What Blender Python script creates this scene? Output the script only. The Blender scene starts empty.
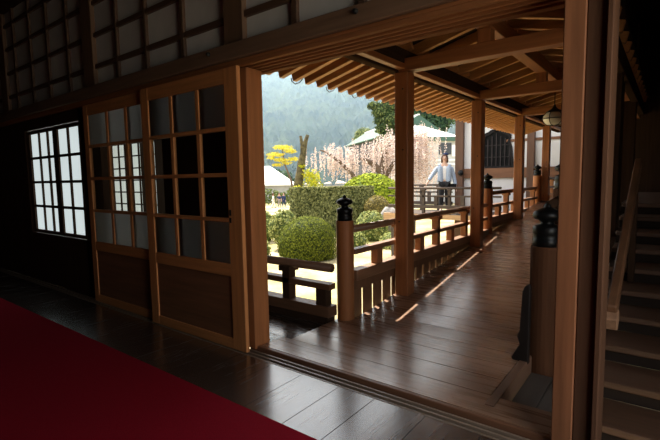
import bpy, math, random
from mathutils import Vector, Matrix

random.seed(7)
C = bpy.context.scene.collection
SC = bpy.context.scene

# ------------------------------------------------------------------ camera
YAW, PITCH, ROLL = 0.656424, -0.094676, -0.017341
EYE = Vector((0.0, 0.0, 1.2))
fw = Vector((-math.sin(YAW) * math.cos(PITCH), math.cos(YAW) * math.cos(PITCH), math.sin(PITCH)))
r0 = Vector((math.cos(YAW), math.sin(YAW), 0))
u0 = r0.cross(fw)
rr = r0 * math.cos(ROLL) + u0 * math.sin(ROLL)
uu = u0 * math.cos(ROLL) - r0 * math.sin(ROLL)
cd = bpy.data.cameras.new('camera')
cd.sensor_width = 36.0
cd.lens = 24.0
cd.clip_start = 0.05
cd.clip_end = 3000
cam = bpy.data.objects.new('camera', cd)
C.objects.link(cam)
M = Matrix.Identity(4)
for i in range(3):
    M[i][0], M[i][1], M[i][2], M[i][3] = rr[i], uu[i], -fw[i], EYE[i]
cam.matrix_world = M
SC.camera = cam

# ------------------------------------------------------------------ world, sun, exposure
SC.view_settings.view_transform = 'Standard'
SC.view_settings.look = 'None'
SC.view_settings.exposure = 0.0
SC.view_settings.gamma = 1.0
SC.view_settings.use_curve_mapping = False
SC.cycles.use_denoising = True
SC.cycles.max_bounces = 8
SC.cycles.diffuse_bounces = 4
SC.cycles.glossy_bounces = 4
SC.cycles.transparent_max_bounces = 12
SC.cycles.sample_clamp_indirect = 6.0

SUN_EL, SUN_AZ = math.radians(58.0), math.radians(25.0)
to_sun = Vector((-math.cos(SUN_EL) * math.cos(SUN_AZ), math.cos(SUN_EL) * math.sin(SUN_AZ), math.sin(SUN_EL)))
W = bpy.data.worlds.new('sky')
SC.world = W
W.use_nodes = True
nt = W.node_tree
sky = nt.nodes.new('ShaderNodeTexSky')
sky.sky_type = 'NISHITA'
sky.sun_disc = False
sky.sun_elevation = SUN_EL
sky.sun_rotation = math.radians(-65)
sky.air_density = 1.0
sky.dust_density = 2.0
mxw = nt.nodes.new('ShaderNodeMix')
mxw.data_type = 'RGBA'
mxw.inputs[0].default_value = 0.72
mxw.inputs[7].default_value = (4.7, 4.5, 4.2, 1)
nt.links.new(sky.outputs[0], mxw.inputs[6])
nt.links.new(mxw.outputs[2], nt.nodes['Background'].inputs[0])
nt.nodes['Background'].inputs[1].default_value = 0.58

sd = bpy.data.lights.new('sun', 'SUN')
sd.energy = 15.0
sd.angle = math.radians(0.53)
sd.color = (1.0, 0.94, 0.84)
sun = bpy.data.objects.new('sun', sd)
C.objects.link(sun)
sun.rotation_euler = to_sun.to_track_quat('Z', 'Y').to_euler()

# daylight coming in through the open side of the room, right of and behind the camera
ad = bpy.data.lights.new('daylight', 'AREA')
ad.shape = 'RECTANGLE'
ad.size, ad.size_y = 2.3, 1.6
ad.energy = 23.0
ad.color = (1.0, 0.93, 0.86)
al = bpy.data.objects.new('daylight', ad)
C.objects.link(al)
al.location = (1.22, 1.1, 1.35)
al.rotation_euler = (0, math.radians(90), 0)
# the narrow open side behind the camera
# ------------------------------------------------------------------ materials
def nodes(name):
    m = bpy.data.materials.new(name)
    m.use_nodes = True
    t = m.node_tree
    return m, t, t.nodes['Principled BSDF']


def mixer(t, a, b, fac, mode='MIX'):
    n = t.nodes.new('ShaderNodeMix')
    n.data_type = 'RGBA'
    n.blend_type = mode
    for sock, v in ((n.inputs[0], fac), (n.inputs[6], a), (n.inputs[7], b)):
        if hasattr(v, 'node'):
            t.links.new(v, sock)
        elif isinstance(v, (int, float)):
            sock.default_value = v
        else:
            sock.default_value = (*v, 1)
    return n.outputs[2]


def noise(t, scale, detail=3, vec=None, rough=0.5):
    n = t.nodes.new('ShaderNodeTexNoise')
    n.inputs['Scale'].default_value = scale
    n.inputs['Detail'].default_value = detail
    n.inputs['Roughness'].default_value = rough
    if vec is not None:
        t.links.new(vec, n.inputs['Vector'])
    return n.outputs['Fac']


def ramp(t, fac, a, b, p0=0.35, p1=0.65):
    n = t.nodes.new('ShaderNodeValToRGB')
    n.color_ramp.elements[0].position = p0
    n.color_ramp.elements[1].position = p1
    n.color_ramp.elements[0].color = (*a, 1)
    n.color_ramp.elements[1].color = (*b, 1)
    t.links.new(fac, n.inputs[0])
    return n.outputs[0]


def coords(t, scale=(1, 1, 1)):
    tc = t.nodes.new('ShaderNodeTexCoord')
    mp = t.nodes.new('ShaderNodeMapping')
    mp.inputs['Scale'].default_value = scale
    t.links.new(tc.outputs['Object'], mp.inputs['Vector'])
    return mp.outputs['Vector']


def wood(name, col, axis='z', rough=0.5, contrast=0.35, bumpy=0.15, island=0.0, spec=0.4, coat=0.0):
    m, t, p = nodes(name)
    s = {'x': (0.9, 14, 14), 'y': (14, 0.9, 14), 'z': (14, 14, 0.9)}[axis]
    v = coords(t, s)
    f = noise(t, 2.2, 5, v, 0.6)
    d = tuple(c * (1 - contrast) for c in col)
    l = tuple(min(1, c * (1 + contrast)) for c in col)
    c = ramp(t, f, d, l, 0.3, 0.7)
    f2 = noise(t, 0.55, 2, v)
    c = mixer(t, c, ramp(t, f2, tuple(x * 0.8 for x in col), tuple(min(1, x * 1.15) for x in col)), 0.45)
    if island:
        g = t.nodes.new('ShaderNodeNewGeometry')
        c = mixer(t, c, ramp(t, g.outputs['Random Per Island'], (1 - island,) * 3, (1 + 0 * island,) * 3, 0, 1), 1.0, 'MULTIPLY')
    t.links.new(c, p.inputs['Base Color'])
    r = t.nodes.new('ShaderNodeMapRange')
    r.inputs['To Min'].default_value = max(0.05, rough - 0.08)
    r.inputs['To Max'].default_value = rough + 0.1
    t.links.new(f, r.inputs['Value'])
    t.links.new(r.outputs[0], p.inputs['Roughness'])
    p.inputs['Specular IOR Level'].default_value = spec
    p.inputs['Coat Weight'].default_value = coat
    p.inputs['Coat Roughness'].default_value = 0.2
    if bumpy:
        b = t.nodes.new('ShaderNodeBump')
        b.inputs['Strength'].default_value = bumpy
        b.inputs['Distance'].default_value = 0.004
        t.links.new(f, b.inputs['Height'])
        t.links.new(b.outputs[0], p.inputs['Normal'])
    return m


def plain(name, col, rough=0.6, var=0.12, scale=6, metal=0.0, island=0.0, spec=0.4, bump=0.0):
    m, t, p = nodes(name)
    f = noise(t, scale, 4, coords(t))
    c = ramp(t, f, tuple(x * (1 - var) for x in col), tuple(min(1, x * (1 + var)) for x in col))
    if island:
        g = t.nodes.new('ShaderNodeNewGeometry')
        c = mixer(t, c, ramp(t, g.outputs['Random Per Island'], (1 - island,) * 3, (1, 1, 1), 0, 1), 1.0, 'MULTIPLY')
    t.links.new(c, p.inputs['Base Color'])
    p.inputs['Roughness'].default_value = rough
    p.inputs['Metallic'].default_value = metal
    p.inputs['Specular IOR Level'].default_value = spec
    if bump:
        b = t.nodes.new('ShaderNodeBump')
        b.inputs['Strength'].default_value = bump
        b.inputs['Distance'].default_value = 0.01
        t.links.new(f, b.inputs['Height'])
        t.links.new(b.outputs[0], p.inputs['Normal'])
    return m


def leafy(name, a, b, trans=0.15):
    """leaf colours vary leaf by leaf"""
    m, t, p = nodes(name)
    g = t.nodes.new('ShaderNodeNewGeometry')
    c = ramp(t, g.outputs['Random Per Island'], a, b, 0.0, 1.0)
    t.links.new(c, p.inputs['Base Color'])
    p.inputs['Roughness'].default_value = 0.8
    p.inputs['Specular IOR Level'].default_value = 0.05
    if trans:
        tr = t.nodes.new('ShaderNodeBsdfTranslucent')
        t.links.new(c, tr.inputs[0])
        mx = t.nodes.new('ShaderNodeMixShader')
        mx.inputs[0].default_value = trans
        t.links.new(p.outputs[0], mx.inputs[1])
        t.links.new(tr.outputs[0], mx.inputs[2])
        t.links.new(mx.outputs[0], t.nodes['Material Output'].inputs[0])
    return m


def emit(name, col, s):
    m, t, p = nodes(name)
    p.inputs['Base Color'].default_value = (*[c * 0.8 for c in col], 1)
    p.inputs['Roughness'].default_value = 0.8
    f = noise(t, 3, 3, coords(t))
    t.links.new(ramp(t, f, tuple(x * 0.94 for x in col), col), p.inputs['Emission Color'])
    p.inputs['Emission Strength'].default_value = s
    return m


CEDAR = (0.34, 0.128, 0.044)
HINOKI = (0.50, 0.205, 0.07)
DARKW = (0.052, 0.030, 0.019)
wz = wood('cedar upright', CEDAR, 'z', 0.5)
wx = wood('cedar along x', CEDAR, 'x', 0.5)
wy = wood('cedar along y', CEDAR, 'y', 0.5)
hz = wood('door wood upright', HINOKI, 'z', 0.5)
hx = wood('door wood across', HINOKI, 'x', 0.5)
rx = wood('rafter wood', (0.46, 0.20, 0.062), 'x', 0.6)
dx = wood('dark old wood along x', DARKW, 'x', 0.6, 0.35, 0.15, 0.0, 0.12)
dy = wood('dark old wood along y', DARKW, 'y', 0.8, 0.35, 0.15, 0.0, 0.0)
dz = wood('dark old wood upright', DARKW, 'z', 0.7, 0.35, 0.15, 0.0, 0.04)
nage = wood('lintel beam wood', (0.17, 0.10, 0.062), 'x', 0.6)
kamo = wood('lintel board wood', (0.26, 0.105, 0.042), 'x', 0.7, 0.35, 0.15, 0.0, 0.03)
railx = wood('rail wood along x', (0.16, 0.080, 0.042), 'x', 0.5)
raily = wood('rail wood along y', (0.25, 0.13, 0.07), 'y', 0.4)
bridgew = wood('weathered bridge wood', (0.085, 0.066, 0.055), 'x', 0.8, 0.35, 0.15, 0.0, 0.1)
bridgeb = wood('bridge edge wood', (0.40, 0.25, 0.13), 'x', 0.7)
floor_in = wood('polished dark floor', (0.052, 0.038, 0.031), 'y', 0.24, 0.45, 0.12, 0.3, 0.85, 0.8)
floor_co = wood('worn corridor boards', (0.28, 0.165, 0.105), 'x', 0.27, 0.3, 0.12, 0.25, 0.7, 0.6)
floor_ve = wood('dark veranda boards', (0.055, 0.040, 0.032), 'x', 0.25, 0.4, 0.12, 0.3, 0.85, 0.8)
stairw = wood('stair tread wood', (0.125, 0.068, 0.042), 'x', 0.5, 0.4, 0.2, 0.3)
stairr = wood('shaded riser wood', (0.028, 0.020, 0.016), 'x', 0.7, 0.3, 0.1, 0.0, 0.1)  # shade painted in: risers darker than the top-lit treads
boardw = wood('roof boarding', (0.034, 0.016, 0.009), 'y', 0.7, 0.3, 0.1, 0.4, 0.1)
plaster = plain('white plaster', (0.62, 0.60, 0.58), 0.85, 0.05, 5)
plasterw = plain('far white plaster', (0.70, 0.69, 0.68), 0.85, 0.03, 3)
carpet_m = plain('red felt', (0.30, 0.010, 0.024), 0.95, 0.12, 260, spec=0.05, bump=0.3)
black = plain('black bronze', (0.012, 0.013, 0.014), 0.38, 0.3, 30, 0.6)
iron = plain('dark iron', (0.03, 0.03, 0.03), 0.5, 0.2, 30, 0.7)
paper = emit('lit shoji paper', (0.62, 0.70, 0.70), 1.0)
paper2 = emit('lit shoji paper of the gallery', (0.55, 0.57, 0.52), 1.0)
fill_paper = emit('unseen fill glow paper', (0.8, 0.82, 0.78), 13.0)  # strong glow added to brighten the gallery behind the doors


def frosted():
    m, t, p = nodes('frosted glass')
    p.inputs['Base Color'].default_value = (0.05, 0.052, 0.05, 1)
    p.inputs['Roughness'].default_value = 0.45
    f = noise(t, 90, 2, coords(t))
    b = t.nodes.new('ShaderNodeBump')
    b.inputs['Strength'].default_value = 0.1
    t.links.new(f, b.inputs['Height'])
    t.links.new(b.outputs[0], p.inputs['Normal'])
    tr = t.nodes.new('ShaderNodeBsdfTranslucent')
    tr.inputs[0].default_value = (0.97, 0.97, 0.95, 1)
    mx = t.nodes.new('ShaderNodeMixShader')
    mx.inputs[0].default_value = 0.92
    t.links.new(p.outputs[0], mx.inputs[1])
    t.links.new(tr.outputs[0], mx.inputs[2])
    t.links.new(mx.outputs[0], t.nodes['Material Output'].inputs[0])
    return m


def clear_glass():
    m, t, p = nodes('clear glass')
    tr = t.nodes.new('ShaderNodeBsdfTransparent')
    tr.inputs[0].default_value = (0.93, 0.95, 0.94, 1)
    gl = t.nodes.new('ShaderNodeBsdfGlossy')
    gl.inputs['Roughness'].default_value = 0.02
    fr = t.nodes.new('ShaderNodeFresnel')
    mx = t.nodes.new('ShaderNodeMixShader')
    ge = t.nodes.new('ShaderNodeNewGeometry')
    ma = t.nodes.new('ShaderNodeMath')
    ma.operation = 'SUBTRACT'
    ma.use_clamp = True
    t.links.new(fr.outputs[0], ma.inputs[0])
    t.links.new(ge.outputs['Backfacing'], ma.inputs[1])
    t.links.new(ma.outputs[0], mx.inputs[0])
    t.links.new(tr.outputs[0], mx.inputs[1])
    t.links.new(gl.outputs[0], mx.inputs[2])
    t.links.new(mx.outputs[0], t.nodes['Material Output'].inputs[0])
    return m


FROST, CLEAR = frosted(), clear_glass()


# ------------------------------------------------------------------ mesh helpers
class MB:
    def __init__(self):
        self.v, self.f, self.smooth = [], [], False

    def add(self, vs, fs):
        n = len(self.v)
        self.v += [tuple(p) for p in vs]
        self.f += [tuple(i + n for i in f) for f in fs]
        return self

    def box(self, x0, x1, y0, y1, z0, z1):
        return self.hexa([(x0, y0, z0), (x1, y0, z0), (x1, y1, z0), (x0, y1, z0),
                          (x0, y0, z1), (x1, y0, z1), (x1, y1, z1), (x0, y1, z1)])

    def hexa(self, p):
        return self.add(p, [(3, 2, 1, 0), (4, 5, 6, 7), (0, 1, 5, 4), (1, 2, 6, 5), (2, 3, 7, 6), (3, 0, 4, 7)])

    def beam(self, a, b, w, h, up=(0, 0, 1)):
        a, b, up = Vector(a), Vector(b), Vector(up)
        d = (b - a).normalized()
        s = d.cross(up).normalized()
        u = s.cross(d)
        s, u = s * w / 2, u * h / 2
        return self.hexa([a - s - u, a + s - u, b + s - u, b - s - u, a - s + u, a + s + u, b + s + u, b - s + u])

    def tube(self, pts, rad, n=10, cap=True):
        pts = [Vector(p) for p in pts]
        if not hasattr(rad, '__len__'):
            rad = [rad] * len(pts)
        base = len(self.v)
        side = None
        for i, p in enumerate(pts):
            d = (pts[min(i + 1, len(pts) - 1)] - pts[max(i - 1, 0)]).normalized()
            if side is None:
                side = d.cross(Vector((0.13, 0.37, 1)) if abs(d.z) < 0.9 else Vector((1, 0.2, 0))).normalized()
            side = (side - d * side.dot(d)).normalized()
            o = d.cross(side)
            for k in range(n):
                a = 2 * math.pi * k / n
                self.v.append(tuple(p + (side * math.cos(a) + o * math.sin(a)) * rad[i]))
        for i in range(len(pts) - 1):
            for k in range(n):
                q = base + i * n
                self.f.append((q + k, q + (k + 1) % n, q + n + (k + 1) % n, q + n + k))
        if cap:
            self.f.append(tuple(base + k for k in reversed(range(n))))
            q = base + (len(pts) - 1) * n
            self.f.append(tuple(q + k for k in range(n)))
        return self

    def lathe(self, c, prof, n=20):
        """prof: (radius, height) pairs from bottom to top"""
        base = len(self.v)
        for r, h in prof:
            for k in range(n):
                a = 2 * math.pi * k / n
                self.v.append((c[0] + r * math.cos(a), c[1] + r * math.sin(a), c[2] + h))
        for i in range(len(prof) - 1):
            for k in range(n):
                q = base + i * n
                self.f.append((q + k, q + (k + 1) % n, q + n + (k + 1) % n, q + n + k))
        self.f.append(tuple(base + k for k in reversed(range(n))))
        q = base + (len(prof) - 1) * n
        self.f.append(tuple(q + k for k in range(n)))
        return self

    def prism(self, pts, axis, a, b):
        """closed 2-d outline pushed from a to b along axis ('x': pts are (y,z); 'y': (x,z))"""
        n = len(pts)
        mk = (lambda p, t: (t, p[0], p[1])) if axis == 'x' else (lambda p, t: (p[0], t, p[1])) if axis == 'y' else (lambda p, t: (p[0], p[1], t))
        vs = [mk(p, a) for p in pts] + [mk(p, b) for p in pts]
        fs = [tuple(range(n)), tuple(reversed(range(n, 2 * n)))]
        fs += [(i, n + i, n + (i + 1) % n, (i + 1) % n) for i in range(n)]
        return self.add(vs, fs)

    def blob(self, c, rad, seg=28, rings=18, amp=0.06, zcut=None, freq=3.0, power=1.0):
        base = len(self.v)
        ph = random.random() * 9
        for i in range(rings + 1):
            th = math.pi * i / rings
            for k in range(seg):
                a = 2 * math.pi * k / seg
                w = 1 + amp * (math.sin(freq * a + ph) * math.sin(th * freq) + random.uniform(-0.6, 0.6))
                sx = math.copysign(abs(math.sin(th)) ** power, math.sin(th))
                cz = math.copysign(abs(math.cos(th)) ** power, math.cos(th))
                x, y, z = (rad[0] * sx * math.cos(a) * w, rad[1] * sx * math.sin(a) * w, rad[2] * cz * w)
                if zcut is not None:
                    z = max(z, zcut)
                self.v.append((c[0] + x, c[1] + y, c[2] + z))
        for i in range(rings):
            for k in range(seg):
                q = base + i * seg
                self.f.append((q + seg + k, q + seg + (k + 1) % seg, q + (k + 1) % seg, q + k))
        return self

    def leaf(self, p, s, n=None, asp=0.6):
        n = Vector(n) if n is not None else Vector((random.gauss(0, 1), random.gauss(0, 1), random.gauss(0, 1)))
        n.normalize()
        t = n.cross(Vector((random.gauss(0, 1), random.gauss(0, 1), random.gauss(0, 1)))).normalized()
        b = n.cross(t)
        p = Vector(p)
        return self.add([p - t * s, p + b * s * asp, p + t * s, p - b * s * asp], [(0, 1, 2, 3)])

    def leaves(self, c, rad, n, s, shell=0.25, zmin=-1.0, up=0.5):
        k = 0
        while k < n:
            d = Vector((random.gauss(0, 1), random.gauss(0, 1), random.gauss(0, 1))).normalized()
            if d.z < zmin:
                continue
            q = 1 - shell * random.random() ** 1.5 + 0.04
            p = (c[0] + d.x * rad[0] * q, c[1] + d.y * rad[1] * q, c[2] + d.z * rad[2] * q)
            nn = d + Vector((random.gauss(0, up), random.gauss(0, up), random.gauss(0, up)))
            self.leaf(p, s * random.uniform(0.7, 1.3), nn)
            k += 1
        return self

    def build(self, name, mat, parent=None, bevel=0.0, smooth=False, at=None):
        o0 = Vector(at) if at is not None else (parent['_base'] if False else None)
        org = Vector(at) if at is not None else (Vector(BASE.get(parent.name, (0, 0, 0))) if parent else Vector((0, 0, 0)))
        me = bpy.data.meshes.new(name)
        me.from_pydata([tuple(Vector(p) - org) for p in self.v], [], self.f)
        me.update()
        if smooth or self.smooth:
            me.polygons.foreach_set('use_smooth', [True] * len(me.polygons))
        me.materials.append(mat)
        o = bpy.data.objects.new(name, me)
        C.objects.link(o)
        if parent is not None:
            o.parent = parent
            BASE[o.name] = tuple(org)
        else:
            o.location = org
            BASE[o.name] = tuple(org)
        if bevel:
            b = o.modifiers.new('bevel', 'BEVEL')
            b.width = bevel
            b.segments = 1
            b.limit_method = 'ANGLE'
        return o


BASE = {}


def thing(name, label, cat, loc=(0, 0, 0), group=None):
    o = bpy.data.objects.new(name, None)
    o.empty_display_size = 0.1
    C.objects.link(o)
    o.location = loc
    BASE[o.name] = tuple(loc)
    return tag(o, label, cat, group)


def tag(o, label, cat, group=None, kind=None):
    o['label'] = label
    o['category'] = cat
    if group:
        o['group'] = group
    if kind:
        o['kind'] = kind
    return o


def structure(o):
    o['kind'] = 'structure'
    return o


def S(name, mat, *boxes, bevel=0.0):
    m = MB()
    for b in boxes:
        m.box(*b)
    return structure(m.build(name, mat, bevel=bevel))


def copy_tree(o, loc=None, parent=None):
    c = o.copy()
    C.objects.link(c)
    if parent is not None:
        c.parent = parent
    if loc is not None:
        c.location = loc
    for ch in list(o.children):
        copy_tree(ch, None, c)
    return c


def ramp_z(y):
    return 0.02 + max(0.0, min(y, 11.0) - 3.15) * 0.1


# ================================================================== SETTING: the room
m = MB()
x = -9.0
while x < 0.85:
    w = random.choice((0.24, 0.28, 0.30, 0.26))
    m.box(x, x + w - 0.0016, -4.5, 1.955, -0.03, 0.0)
    x += w
structure(m.build('floor', floor_in, bevel=0.0015))
S('floor_base', dy, (-9, 1.1, -4.5, 2.05, -0.12, -0.034))
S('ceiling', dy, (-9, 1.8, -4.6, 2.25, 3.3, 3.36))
S('wall_back', dz, (-9, 1.1, -4.6, -4.5, 0, 3.3))
S('wall_left', dz, (-9.1, -9, -4.6, 3.3, 0, 3.3))
S('wall_right', dz, (1.1, 1.2, -4.6, 0.3, 0, 3.3), (1.1, 1.2, 1.9, 14, -0.9, 3.3), (1.1, 1.2, 0.3, 1.9, 0, 0.2), (1.1, 1.2, 0.3, 1.9, 2.5, 3.3))
# front wall, above the lintel beam
S('wall_front', plaster, (-9, 1.1, 2.07, 2.13, 2.10, 3.32))
S('wall_front_boarding', dz, (-9, -6.28, 2.06, 2.12, 0, 1.95), (-6.28, -4.74, 2.06, 2.12, 0, 0.60), (-6.28, -4.74, 2.06, 2.12, 1.83, 1.95), (0.95, 1.1, 2.06, 2.12, -0.1, 2.05))
# lattice of battens on the plaster
m = MB()
for z0, z1 in ((2.264, 2.306), (2.552, 2.592), (2.84, 2.88), (3.12, 3.16)):
    m.box(-9, 1.1, 2.045, 2.075, z0, z1)
for bx in (-8.3, -7.8, -7.3, -6.85, -6.37, -5.87, -5.40, -4.91, -3.93, -3.46, -2.95, -1.82, -1.34, -0.86, 0.5, 1.1, 1.7):
    m.box(bx - 0.022, bx + 0.022, 2.043, 2.074, 2.10, 3.3)
structure(m.build('trim_1', wood('batten wood', (0.10, 0.055, 0.034), 'x', 0.6), bevel=0.003))
# the posts that carry on above the beam
S('trim_2', wood('wall post wood', (0.15, 0.085, 0.05), 'z', 0.6), (-2.45, -2.26, 2.03, 2.13, 2.102, 3.3), (-4.55, -4.34, 2.03, 2.13, 2.102, 3.3), (-6.86, -6.66, 2.03, 2.13, 2.102, 3.3), (-0.38, -0.20, 2.03, 2.13, 2.102, 3.3), bevel=0.004)
# the long beam
bm = MB().box(-9, 1.1, 1.985, 2.13, 1.996, 2.10).build('trim_3', nage, bevel=0.005)
structure(bm)
for kx in (-1.335, -2.56):
    k = MB()
    k.tube([(kx, 1.988, 2.065), (kx, 1.965, 2.065)], [0.016, 0.010], 8)
    k.build('nail_cover', iron, bm)
# grooved lintel with four tracks under it
m = MB().box(-9, 1.1, 2.015, 2.30, 1.975, 1.996)
for y0, y1 in ((2.015, 2.05), (2.085, 2.105), (2.14, 2.16), (2.195, 2.215), (2.25, 2.30)):
    m.box(-9, 1.1, y0, y1, 1.95, 1.975)
structure(m.build('trim_4', kamo, bevel=0.003))
# grooved sill and the raised edge of the corridor floor
m = MB()
for y0, y1 in ((1.958, 1.972), (1.998, 2.012), (2.038, 2.052)):
    m.box(-9, 1.1, y0, y1, -0.03, 0.0)
structure(m.build('trim_5', wood('sill ridge wood', (0.20, 0.15, 0.11), 'x', 0.35), bevel=0.001))
S('trim_6', dx, (-9, 1.1, 1.956, 2.08, -0.06, -0.03))
S('trim_7', wood('threshold wood', (0.17, 0.08, 0.045), 'x', 0.35), (-2.35, -0.15, 2.078, 2.104, -0.06, 0.020), bevel=0.004)

# door posts
S('trim_8', wz, (-2.375, -2.272, 2.06, 2.205, 0.0, 1.95), bevel=0.005)
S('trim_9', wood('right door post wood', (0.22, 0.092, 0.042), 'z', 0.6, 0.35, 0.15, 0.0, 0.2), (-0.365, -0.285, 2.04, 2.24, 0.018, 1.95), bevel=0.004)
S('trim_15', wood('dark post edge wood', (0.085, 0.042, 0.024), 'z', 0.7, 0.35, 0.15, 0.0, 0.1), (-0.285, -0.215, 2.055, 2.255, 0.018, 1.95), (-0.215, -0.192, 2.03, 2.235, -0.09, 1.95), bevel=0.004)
S('trim_10', dz, (-4.80, -4.62, 2.06, 2.18, 0, 1.95), bevel=0.004)


# the bright lattice windows
def lattice_window(name, x0, x1, y, z0, z1, cols, rows, pm, fm, bar=0.022, double=None):
    f = MB()
    s = 0.035
    f.box(x0 - s, x0, y, y + 0.035, z0 - s, z1 + s).box(x1, x1 + s, y, y + 0.035, z0 - s, z1 + s)
    f.box(x0, x1, y, y + 0.035, z0 - s, z0).box(x0, x1, y, y + 0.035, z1, z1 + s)
    o = structure(f.build(name, fm, bevel=0.002))
    b = MB()
    for cx_, w in cols:
        b.box(cx_ - w / 2, cx_ + w / 2, y + 0.004, y + 0.022, z0, z1)
    for i in range(1, rows):
        zz = z0 + (z1 - z0) * i / rows
        b.box(x0, x1, y + 0.006, y + 0.020, zz - bar / 2, zz + bar / 2)
    b.build('lattice', fm, o)
    MB().box(x0, x1, y + 0.024, y + 0.028, z0, z1).build('paper', pm, o)
    return o


lattice_window('window_1', -6.12, -4.80, 2.05, 0.645, 1.78,
               [(-5.85, 0.026), (-5.606, 0.03), (-5.41, 0.085), (-5.346, 0.03), (-5.073, 0.03)], 4, paper, dz, 0.030)
lattice_window('added_glow_window', -8.7, -6.95, 3.20, 0.5, 1.9, [(-8.26 + 0.22 * i, 0.02) for i in range(6)], 6, fill_paper, dz, 0.018)  # unseen window, added so its glow lights the frosted door panes
lattice_window('window_2', -6.47, -5.33, 3.20, 0.72, 1.72,
               [(-6.28, 0.02), (-6.09, 0.05), (-5.93, 0.02), (-5.74, 0.02), (-5.66, 0.06), (-5.50, 0.02)], 6, paper2, dz, 0.018)
# the closed gallery behind the sliding doors
S('wall_gallery', dz, (-9, -8.735, 3.20, 3.28, 0, 2.6), (-6.915, -6.505, 3.20, 3.28, 0, 2.6), (-8.735, -6.915, 3.20, 3.28, 0, 0.465), (-8.735, -6.915, 3.20, 3.28, 1.935, 2.6), (-8.735, -6.915, 3.245, 3.28, 0.465, 1.935), (-5.295, -3.55, 3.20, 3.28, 0, 2.6), (-6.505, -5.295, 3.20, 3.28, 0, 0.685), (-6.505, -5.295, 3.20, 3.28, 1.755, 2.6),
  (-3.63, -3.55, 2.30, 3.20, 0, 2.6), (-6.505, -5.295, 3.245, 3.28, 0.685, 1.755))
S('wall_shutter_box', wood('shutter box wood', (0.03, 0.016, 0.012), 'z', 0.8, 0.3, 0.1, 0.0, 0.0), (-3.62, -2.385, 2.25, 2.29, 0, 1.95))
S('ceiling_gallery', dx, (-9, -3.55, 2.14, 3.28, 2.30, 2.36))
m = MB()
for i in range(5):
    m.box(-9, -3.64, 2.09 + i * 0.22, 2.307 + i * 0.22, -0.05, 0.0)
structure(m.build('floor_gallery', floor_ve, bevel=0.002))

# veranda boards outside the doors, seen between the door post and the corridor
m = MB()
for i in range(4):
    m.box(-3.54, -2.16, 2.20 + i * 0.19, 2.387 + i * 0.19, -0.06, -0.015)
structure(m.build('floor_veranda', floor_ve, bevel=0.002))

# corridor floor: boards laid across, climbing slowly from the third metre
m = MB()
y, i = 2.106, 0
XL, XR = -2.17, -0.713
while y < 10.9:
    w = 0.215
    za, zb = ramp_z(y), ramp_z(y + w - 0.003)
    xl = -2.262 if y < 2.2 else -2.17 if y < 2.95 else -2.07
    XR = -0.38 if y < 2.2 else -0.713
    m.hexa([(xl, y, za - 0.035), (XR, y, za - 0.035), (XR, y + w - 0.0018, zb - 0.035), (xl, y + w - 0.0018, zb - 0.035),
            (xl, y, za), (XR, y, za), (XR, y + w - 0.0018, zb), (xl, y + w - 0.0018, zb)])
    y += w
structure(m.build('floor_corridor', floor_co, bevel=0.002))
# edge boards, joists and the landing at the far end
m = MB()
m.hexa([(-0.71, 2.202, -0.1), (-0.66, 2.202, -0.1), (-0.66, 3.15, -0.1), (-0.71, 3.15, -0.1), (-0.71, 2.202, 0.024), (-0.66, 2.202, 0.024), (-0.66, 3.15, 0.024), (-0.71, 3.15, 0.024)])
m.hexa([(-0.71, 3.15, -0.1), (-0.66, 3.15, -0.1), (-0.66, 10.9, 0.66), (-0.71, 10.9, 0.66), (-0.71, 3.15, 0.024), (-0.66, 3.15, 0.024), (-0.66, 10.9, 0.80), (-0.71, 10.9, 0.80)])
structure(m.build('trim_11', wood('corridor edge board', (0.20, 0.115, 0.075), 'y', 0.35), bevel=0.004))
m = MB()
for yy in (2.4, 4.4, 6.4, 8.4, 10.4):
    m.box(-2.16, -0.67, yy, yy + 0.12, ramp_z(yy) - 0.20, ramp_z(yy) - 0.037)
    for xx in (-2.06, -0.8):
        m.box(xx, xx + 0.12, yy, yy + 0.12, -1.7, ramp_z(yy) - 0.20)
structure(m.build('trim_12', dx, bevel=0.004))
S('floor_landing', floor_co, (-2.3, -0.5, 10.905, 12.45, 0.70, 0.785))
# lower boards right of the corridor
m = MB()
for i in range(2):
    m.box(-0.655 + i * 0.132, -0.526 + i * 0.132, 2.202, 2.96, -0.12, -0.075)
structure(m.build('floor_side', wood('grey side boards', (0.085, 0.075, 0.066), 'y', 0.45, 0.3, 0.2, 0.2), bevel=0.003))

S('floor_gutter', dy, (-0.655, -0.43, 2.965, 11.0, -0.25, -0.125))

# ------------------------------------------------------------------ ground, hills
def ground_mat():
    m, t, p = nodes('sandy garden ground')
    v = coords(t)
    f = noise(t, 0.55, 4, v)
    f2 = noise(t, 9, 4, v)
    c = ramp(t, f, (0.30, 0.27, 0.11), (0.46, 0.38, 0.235), 0.4, 0.62)
    c = mixer(t, c, ramp(t, f2, (0.62, 0.62, 0.60), (1, 1, 1)), 0.6, 'MULTIPLY')
    t.links.new(c, p.inputs['Base Color'])
    p.inputs['Roughness'].default_value = 0.95
    p.inputs['Specular IOR Level'].default_value = 0.1
    return m


m = MB()
n = 36
gx0, gx1, gy0, gy1 = -150, 40, -30, 200
for j in range(n + 1):
    for i in range(n + 1):
        m.v.append((gx0 + (gx1 - gx0) * i / n, gy0 + (gy1 - gy0) * j / n, -1.7))
for j in range(n):
    for i in range(n):
        q = j * (n + 1) + i
        m.f.append((q, q + 1, q + n + 2, q + n + 1))
structure(m.build('garden_ground', ground_mat()))


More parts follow.
